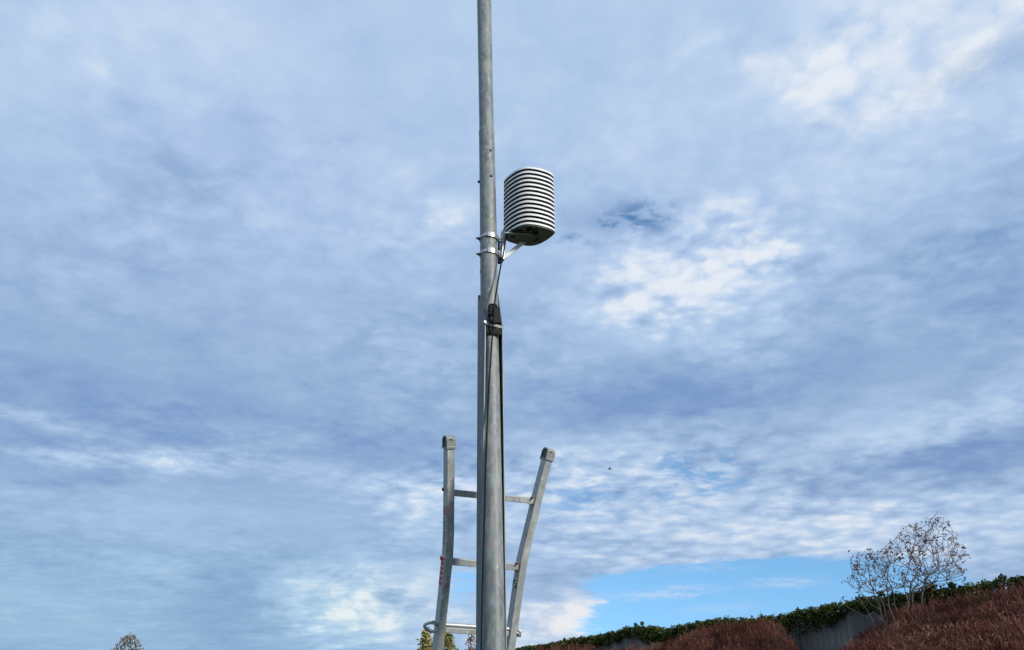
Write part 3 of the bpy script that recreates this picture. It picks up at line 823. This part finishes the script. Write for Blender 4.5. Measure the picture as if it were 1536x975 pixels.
for i in range(8):                             # dark upright lettering, too small to read
    y = 777 + i * 5.2
    w0 = .016 + .006 * (i % 2)
    qs += [(side_sheet(lpts, left_c, y, y + 1.2, w0, .038), 2), (side_sheet(lpts, left_c, y + 1.2, y + 3.6, .031, .038), 2)]
    if i % 3: qs += [(side_sheet(lpts, left_c, y + 2.6, y + 3.6, .018, .031), 2)]
stick('printed_lettering', qs, r1)
qs = [(side_sheet(lpts, left_c, 834, 879, .010, .053, .0006), 0)]
for i in range(6):
    y = 835 + i * 7.4
    a = side_sheet(lpts, left_c, y, y + 5.6, .012, .0315, .0011); b = side_sheet(lpts, left_c, y, y + 5.6, .0315, .051, .0011)
    sh = (a[3] - a[0]) * .55
    qs += [([a[0], a[1] + sh, a[2] + sh, a[3]], 1), ([b[0] + sh, b[1], b[2], b[3] + sh], 1)]
stick('warning_sticker', qs, r1)
k = MB(); a, t = rail_pt(lpts, 736, left_c); c = a - LU * (RW + .003) - LNn * .050
k.tube([c + LU * .004, c - LU * .003], [.010, .008], 12); k.build('side_button', 'red_print', r1, smooth=True, loc=LB)
k = MB(); a, t = rail_pt(lpts, 840, left_c); c = a - LU * (RW + .002) - LNn * .046
k.tube([c + LU * .004, c - LU * .005], [.014, .009], 12); k.build('side_button', 'red_print', r1, smooth=True, loc=LB)
def front_sheet(pts, cl, y0, y1, x0, x1, lift=.0008):
    a, t = rail_pt(pts, y0, cl); b, _ = rail_pt(pts, y1, cl)
    s_ = t.cross(LNn).normalized()
    if s_.dot(LU) < 0: s_ = -s_
    o = LNn * lift
    return [a + o + s_ * x0, a + o + s_ * x1, b + o + s_ * x1, b + o + s_ * x0]
qs = [(front_sheet(lpts, left_c, 758 + i * 4, 760.5 + i * 4, -.018, -.012), 1) for i in range(5)]
stick('red_mark', qs, r1)
qs = [(front_sheet(lpts, left_c, 864 + i * 5, 867.5 + i * 5, .000, .006), 1) for i in range(4)]
stick('red_mark', qs, r1)
qs = [(front_sheet(lpts, left_c, 796, 806, -.002, .003), 0)]
stick('scuff', qs, r1)
qs = [(side_sheet(rpts, right_c, 872, 884, .004, .050, .0006), 2)] + [(side_sheet(rpts, right_c, 873 + i * 4.5, 876 + i * 4.5, .008 + .012 * i, .026 + .012 * i, .0011), 0) for i in range(3)]
stick('rail_label', qs, r2)

# ------------------------------------------------------------------ boarded wall with ivy
def wall_hit(x, y):                            # bearing of a pixel meeting the wall plane -> (along, height)
    p = on_plane(x, y, WA, WN)
    return (p - WA).dot(WD), p.z
RIDGE = [(775, 972), (815, 966), (860, 958), (900, 951), (935, 943), (960, 937), (985, 938), (1002, 944), (1022, 935), (1060, 930), (1085, 926), (1110, 927), (1150, 924), (1180, 919), (1210, 912), (1235, 908), (1262, 903), (1300, 894), (1345, 888), (1395, 880), (1440, 876), (1490, 868), (1536, 862)]
prof = sorted(wall_hit(x, y) for x, y in RIDGE)
def ridge(s_):
    if s_ <= prof[0][0]: return prof[0][1]
    for (a, za), (b, zb_) in zip(prof, prof[1:]):
        if a <= s_ <= b: return lerp(za, zb_, (s_ - a) / (b - a))
    return prof[-1][1]
wall = thing('boarded_wall', (WA.x, WA.y, 0), 'grey weathered board wall standing on the bank under the ivy', 'wall')
WL = Vector((WA.x, WA.y, 0))
rr = random.Random(3)
s_ = WSTART
PW = .24
while s_ < WEND:
    w = PW * rr.uniform(.9, 1.1)
    c = WA + WD * (s_ + w / 2) + WN * rr.uniform(-.005, .005)
    top = ridge(s_) - .28 + rr.uniform(-.03, .03); bot = bank_z(s_, 0) - .2
    if top - bot > .2:
        k = MB(); k.box(Vector((c.x, c.y, (top + bot) / 2)), WD * (w / 2 - .004), WN * .018, Zv * ((top - bot) / 2))
        k.build('plank', 'plank' if rr.random() < .7 else 'plank_dark', wall, loc=(c.x, c.y, bot))
    s_ += w
k = MB()
for hgt in (.55, 1.15):
    ss_ = [WSTART + i * 2 for i in range(int((WEND - WSTART) / 2) + 1)]
    for a, b in zip(ss_, ss_[1:]):
        pa = WA + WD * a - WN * .05 + Zv * (ridge(a) - hgt); pb = WA + WD * b - WN * .05 + Zv * (ridge(b) - hgt)
        k.box((pa + pb) / 2, (pb - pa) * .5, WN * .03, Zv * .05)
k.build('back_rail', 'wall_rail', wall, loc=WL)

rr = random.Random(11)
def leaf(k, p, size, nrm=None, mi=0):
    d = Vector((rr.gauss(0, 1), rr.gauss(0, 1), rr.gauss(0, 1))).normalized() if nrm is None else (nrm + Vector((rr.gauss(0, .5), rr.gauss(0, .5), rr.gauss(0, .5)))).normalized()
    a = d.orthogonal().normalized(); a = Matrix.Rotation(rr.uniform(0, 6.28), 3, d) @ a; b = d.cross(a)
    l, w = size * rr.uniform(.7, 1.3), size * rr.uniform(.45, .75)
    base = len(k.v)
    k.v += [tuple(p - a * l * .5), tuple(p + b * w * .5 + d * w * .1), tuple(p + a * l * .6), tuple(p - b * w * .5 + d * w * .1)]
    k.f.append((base, base + 1, base + 2, base + 3)); k.mi.append(mi)
ivy = thing('ivy_hedge', (WA.x, WA.y, 0), 'dark green ivy hedge trailing all along the top of the wall', 'hedge')
k = MB(); st = MB()
s_ = WSTART
clumps = []
while s_ < WEND:
    Yh = (WA + WD * s_).y
    hang = .30 + .10 * math.sin(s_ * 2.1) + .09 * math.sin(s_ * .9 + 1)
    for q in range(3):
        clumps.append((s_ + rr.uniform(-.15, .15), rr.uniform(-.26, .30), ridge(s_) - .17 - rr.uniform(0, hang), rr.uniform(.14, .25)))
    clumps.append((s_, rr.uniform(-.18, .18), ridge(s_) - .14 + rr.uniform(-.04, .04), rr.uniform(.11, .17)))
    clumps.append((s_ + .08, rr.uniform(-.22, .22), ridge(s_) - .15 + rr.uniform(-.03, .03), rr.uniform(.11, .16)))
    if rr.random() < .06: clumps.append((s_, 0, ridge(s_) + rr.uniform(-.02, .04), .08))
    s_ += .17
for (a, d, z, r) in clumps:
    c = WA + WD * a + WN * d; c.z = z
    nl = int(56 if a < 22 else 40)
    for q in range(nl):
        v = Vector((rr.gauss(0, 1), rr.gauss(0, 1), rr.gauss(0, 1))).normalized() * r * rr.uniform(.45, 1.02)
        leaf(k, c + v, (.078 if a < 20 else .105) * rr.uniform(.7, 1.35), v.normalized())
k.build('foliage', 'ivy_leaf', ivy, loc=WL, fix=False)
for i in range(60):
    a = rr.uniform(WSTART, WEND); p = WA + WD * a + WN * .03; p.z = ridge(a) - .2
    st.tube([p, p + Vector((rr.uniform(-.1, .1), rr.uniform(-.1, .1), -.4)), p + Vector((rr.uniform(-.2, .2), rr.uniform(-.1, .1), -.9))], [.012, .010, .005], 4)
tag(st.build('stem', 'bark', ivy, loc=WL), kind='stuff')

# ------------------------------------------------------------------ russet shrubs on the bank
def twig_mesh(seed, ntw=1700):
    r_ = random.Random(seed); k = MB()
    for i in range(ntw):
        a = r_.uniform(0, 6.283); rad = math.sqrt(r_.random()) * .97
        tip_h = (1 - .62 * rad ** 2.4) * r_.uniform(.78, 1.03) + r_.gauss(0, .012)
        tip = Vector((math.cos(a) * rad, math.sin(a) * rad, tip_h))
        start = Vector((tip.x * .62, tip.y * .62, tip_h * r_.uniform(.25, .72)))
        if r_.random() < .25: start = Vector((tip.x * .25, tip.y * .25, 0))
        mid = (start + tip) / 2 + Vector((r_.gauss(0, .035), r_.gauss(0, .035), r_.gauss(.02, .03)))
        w = r_.uniform(.006, .013)
        s_ = Vector((r_.gauss(0, 1), r_.gauss(0, 1), r_.gauss(0, .3))).normalized() * w
        k.add([start - s_, start + s_, mid + s_ * .8, mid - s_ * .8, tip], [(0, 1, 2, 3), (3, 2, 4)])
        for q in range(3):
            b = lerp(mid, tip, r_.random())
            t_ = b + Vector((r_.gauss(0, .07), r_.gauss(0, .07), abs(r_.gauss(.07, .04))))
            if q == 2: t_ = b + Vector((r_.gauss(0, .04), r_.gauss(0, .04), r_.gauss(.02, .03)))
            s2 = s_ * (.75 if q < 2 else 1.7)
            k.add([b - s2, b + s2, t_], [(0, 1, 2)])
    o = k.build('russet_shrub', 'russet_twig', fix=False)
    me = o.data; bpy.data.objects.remove(o); return me
TW = [twig_mesh(s) for s in (21, 22, 23, 24)]
def put_shrub(s_, d_, w, h, i):
    p = WA + WD * s_ + WN * d_
    z = bank_z(s_, d_) - .05
    o = bpy.data.objects.new('russet_shrub', TW[i % 4])
    o.location = (p.x, p.y, z); o.rotation_euler = (rr.uniform(-.06, .06), rr.uniform(-.06, .06), rr.uniform(0, 6.28))
    o.scale = (w, w * rr.uniform(.85, 1.15), h)
    COL.objects.link(o)
    if i < N_RIGHT: return tag(o, 'russet-brown bare twiggy shrub among those covering the bank below the berry tree', 'shrub', 'russet shrubs on the bank at the right')
    if i < N_MID: return tag(o, 'russet-brown bare twiggy shrub in the rounded mound left of the exposed grey boards', 'shrub', 'russet shrubs in the middle mound')
    return tag(o, 'russet-brown bare twiggy shrub in the low far mound next to the mast', 'shrub', 'russet shrubs in the far mound')
def shrub_top(x, y, d_, w, i):                 # a shrub whose top is sighted at a pixel, d_ metres out from the wall
    pl = WA + WN * d_
    p = on_plane(x, y, pl, WN)
    s_ = (p - WA).dot(WD)
    h = p.z - bank_z(s_, d_) + .05
    return put_shrub(s_, d_, w, max(h, .3), i)
SH = [ # along the skyline of the shrubs, right part
    (1548, 872, .75, .95), (1515, 876, .8, .9), (1475, 884, .8, .9), (1440, 891, .8, .85), (1405, 898, .8, .85), (1372, 905, .8, .85), (1345, 914, .85, .75),
    (1318, 930, 1.0, .62), (1298, 944, 1.3, .55),
    (1535, 893, 1.8, 1.0), (1490, 902, 1.8, 1.0), (1445, 910, 1.8, .95), (1400, 917, 1.8, .95), (1355, 929, 1.8, .9), (1318, 943, 1.8, .7), (1286, 958, 1.9, .55),
    (1525, 920, 2.9, 1.05), (1470, 927, 2.9, 1.05), (1415, 936, 2.9, 1.05), (1360, 948, 2.9, .95), (1310, 958, 2.8, .8), (1272, 968, 2.8, .6),
    (1500, 950, 4.0, 1.1), (1435, 956, 4.0, 1.1), (1370, 964, 4.0, 1.0), (1310, 974, 4.0, .9), (1250, 984, 4.0, .8),
    # middle mound
    (1135, 926, 1.0, .85), (1160, 931, 1.1, .62), (1110, 929, 1.0, .85), (1085, 934, 1.0, .85), (1060, 940, 1.0, .85), (1035, 948, 1.0, .8), (1010, 956, 1.0, .75), (985, 964, 1.0, .7), (965, 970, 1.1, .6),
    (1170, 948, 1.8, .6), (1135, 944, 2.0, .9), (1095, 948, 2.0, .9), (1055, 956, 2.0, .9), (1015, 966, 2.0, .8), (1150, 964, 3.0, .9), (1100, 966, 3.0, .9), (1050, 974, 3.0, .9), (1190, 985, 3.2, .7),
    # far mound
    (885, 967, .9, .9), (860, 965, .9, .9), (835, 966, .9, .9), (812, 969, .9, .8), (910, 973, 1.0, .6), (948, 967, .8, .5), (928, 969, .8, .55), (790, 974, 1.0, .8), (855, 974, 2.2, .9)]
N_RIGHT = next(i for i, q in enumerate(SH) if q[0] == 1135 and q[1] == 926)
N_MID = next(i for i, q in enumerate(SH) if q[0] == 885)
for i, (x, y, d_, w) in enumerate(SH): shrub_top(x, y, d_, w, i)

# ------------------------------------------------------------------ trees
def grow(base, tips, wander=.10, r_tip=.004, seed=0, stiff=.55):
    """branches that reach every tip: each tip joins the skeleton where the path from the base stays short"""
    r_ = random.Random(seed)
    nodes = [Vector(base)]; par = [-1]; plen = [0.0]
    for t in sorted(tips, key=lambda q: (q - nodes[0]).length):
        best, bi = 1e9, 0
        for i, q in enumerate(nodes):
            c = (t - q).length + stiff * plen[i] * .55
            if t.z < q.z - .05: c += .8 * (q.z - t.z)
            if c < best: best, bi = c, i
        a, L = nodes[bi], (t - nodes[bi]).length
        nseg = max(1, int(L / .22)); prev = bi
        for j in range(1, nseg + 1):
            f = j / nseg
            p = lerp(a, t, f) + Vector((r_.gauss(0, 1), r_.gauss(0, 1), r_.gauss(0, .6))) * (wander * .22 if j < nseg else 0)
            p.z += math.sin(f * math.pi) * -.04 * L
            nodes.append(p); par.append(prev); plen.append(plen[prev] + (p - nodes[prev]).length); prev = len(nodes) - 1
    cnt = [0] * len(nodes); kids = [0] * len(nodes)
    for i in range(1, len(nodes)): kids[par[i]] += 1
    for i in range(len(nodes) - 1, 0, -1):
        if kids[i] == 0: cnt[i] = max(cnt[i], 1)
        cnt[par[i]] += max(cnt[i], 1)
    k = MB()
    for i in range(1, len(nodes)):
        ra = r_tip * max(cnt[par[i]], 1) ** .36 if par[i] else r_tip * max(cnt[i], 1) ** .36 * 1.05
        rb = r_tip * max(cnt[i], 1) ** .36
        k.tube([nodes[par[i]], nodes[i]], [min(ra, rb * 1.5), rb], 4 if rb < .01 else 6, caps=False)
    leaves = [nodes[i] for i in range(len(nodes)) if kids[i] == 0]
    return k, leaves, nodes

# berry tree on the bank
rr = random.Random(5)
TY = 20.2
tb = P(1345, 924, TY)
s_tb = (tb - WA).dot(WD)
OUT = [(1264, 868), (1278, 850), (1272, 834), (1300, 826), (1328, 820), (1345, 806), (1352, 790), (1372, 786), (1385, 782), (1404, 772), (1424, 784), (1434, 797), (1438, 815), (1450, 830), (1438, 842), (1449, 856), (1444, 868), (1418, 876), (1390, 884), (1340, 890), (1300, 892), (1278, 884)]
def inside(x, y):
    c = False; n = len(OUT)
    for i in range(n):
        (xa, ya), (xb, yb) = OUT[i], OUT[(i + 1) % n]
        if (ya > y) != (yb > y) and x < (xb - xa) * (y - ya) / (yb - ya) + xa: c = not c
    return c
tips = []
while len(tips) < 900:
    x, y = rr.uniform(1262, 1452), rr.uniform(770, 893)
    if not inside(x, y): continue
    if y > 872 and rr.random() < .5: continue
    dep = rr.gauss(0, .55)
    if (math.sin(x * .11) + math.sin(y * .17 + x * .05) + rr.gauss(0, 1.2)) < -1.5: continue
    tips.append(P(x + rr.gauss(0, 3), y + rr.gauss(0, 3), TY + max(-1.2, min(1.0, dep))))
for (x, y) in OUT[5:18]:
    tips.append(P(x, y, TY + rr.uniform(-.5, .5)))
stems = [(1318, 905), (1332, 900), (1345, 900), (1362, 898), (1374, 896), (1388, 892), (1300, 908)]
tree = thing('berry_tree', (tb.x, tb.y, tb.z - .5), 'sparse many-stemmed tree with few dark red leaves on the bank', 'tree')
TL = Vector((tb.x, tb.y, tb.z - .5))
roots = [(TL + Vector((dx_, rr.uniform(-.2, .2), 0))) for dx_ in (-.42, -.33, -.24, -.16, -.08, 0, .07, .15, .25, .34)]
allk = MB(); lv = []
by = [[] for _ in roots]
for t in tips:
    i = min(range(len(roots)), key=lambda q: abs((t.x - TL.x) * .32 - (roots[q].x - TL.x)) + rr.uniform(0, .34))
    by[i].append(t)
allst = MB()
for i, r0 in enumerate(roots):
    if not by[i]: continue
    k, l_, nd = grow(r0, by[i], .20, .0040, i + 50, .42)
    k.build('trunk', 'berry_bark', tree, loc=TL, fix=False); lv += l_
k, l_, nd = grow(TL + Vector((-.1, -.1, .1)), [P(1285, 918, TY - .2), P(1270, 910, TY - .3), P(1310, 918, TY - .2), P(1300, 925, TY - .2)], .1, .005, 9)
k.build('branch', 'berry_bark', tree, loc=TL, fix=False)
k = MB(); kr = MB()
rr = random.Random(8)
for p in lv:
    x_ = rr.random()
    if x_ < .40: continue
    isred = rr.random() < .06
    for q in range(rr.choice((2, 3, 4, 7)) if not isred else 6):
        v = Vector((rr.gauss(0, .04), rr.gauss(0, .04), rr.gauss(-.012, .032)))
        leaf(kr if isred else k, p + v, .066 if not isred else .05)
k.build('crown', 'berry_leaf', tree, loc=TL, fix=False)
tag(kr.build('berry_cluster', 'berry_red', tree, loc=TL, fix=False), kind='stuff')

# far tree at the left
def far_tree(x, y, Y, wpx, label, leafm, seed, shape, ntip=260, name='tree', lsize=.13, per=5):
    r_ = random.Random(seed)
    topp = P(x, y, Y); H = topp.z; base = Vector((topp.x, Y, 0)); w = wpx * px_size(topp)
    t = thing(name, base, label, 'tree')
    tips = []
    while len(tips) < ntip:
        h = r_.random() ** .8; a = r_.uniform(0, 6.28)
        rad = shape(h) * w / 2 * math.sqrt(r_.random())
        tips.append(base + Vector((math.cos(a) * rad, math.sin(a) * rad, lerp(H * .25, H, h))))
    spine = [base + Vector((r_.gauss(0, .03) * i, 0, H * (.1 + .08 * i))) for i in range(11)]
    k, l_, nd = grow(base, spine + tips, .12, .012, seed, .35)
    k.build('trunk', 'bark', t, loc=base, fix=False)
    k = MB(); global rr; rr = r_
    for p in l_:
        for q in range(per):
            leaf(k, p + Vector((r_.gauss(0, .6 * lsize), r_.gauss(0, .6 * lsize), r_.gauss(0, .7 * lsize))), lsize)
    k.build('crown', leafm, t, loc=base, fix=False)
round_ = lambda h: max(.08, math.sin(math.pi * min(1, (.05 + h * .93))) ** .6)
column = lambda h: max(.06, min(1, (1 - h) * 2.6) ** .7)
far_tree(196, 953, 42, 64, 'pale half-bare tree top at the lower left, far from the ladder', 'pale_leaf', 31, round_, 700, 'tree', .10, 3)
far_tree(639, 948, 75, 24, 'green-yellow poplar top just outside the left ladder rail', 'poplar_leaf', 32, column, 330, 'poplar', .30, 9)
far_tree(671, 950, 78, 26, 'yellow and orange poplar top just right of the left ladder rail', 'poplar_leaf', 33, column, 330, 'poplar', .30, 9)
far_tree(708, 952, 80, 22, 'russet poplar top half hidden by the mast', 'poplar_russet', 34, column, 220, 'poplar', .28, 4)
far_tree(651, 958, 92, 18, 'small yellowing poplar behind the left ladder rail', 'poplar_leaf', 35, column, 200, 'poplar', .3, 5)

# ------------------------------------------------------------------ bird
bp = P(914.5, 703.5, 46)
bird = thing('bird', bp, 'small dark bird flying in the sky right of the ladder', 'bird')
k = MB()
bodyp = [bp + Vector((x, 0, z)) for x, z in ((-.20, -.02), (-.16, -.005), (-.08, 0), (.02, 0), (.10, -.015), (.19, -.04))]
k.tube(bodyp, [.006, .026, .045, .043, .026, .012], 10); k.build('body', 'bird_rust', bird, smooth=True, loc=bp)
for sgn in (-1, 1):
    k = MB()
    q = [bp + Vector(v) for v in ((-.07, .03 * sgn, .02), (-.03, .17 * sgn, .085), (.02, .32 * sgn, .05), (.07, .30 * sgn, .045), (.08, .14 * sgn, .06), (.07, .03 * sgn, .015))]
    k.prism(q, [v - Vector((0, 0, .008)) for v in q]); k.build('wing', 'bird_rust', bird, loc=bp)
k = MB(); q = [bp + Vector(v) for v in ((.16, -.012, -.03), (.27, -.05, -.06), (.27, .05, -.06), (.16, .012, -.03))]
k.prism(q, [v - Vector((0, 0, .006)) for v in q]); k.build('tail', 'bird_rust', bird, loc=bp)
bird.scale = (.72, .72, .72)
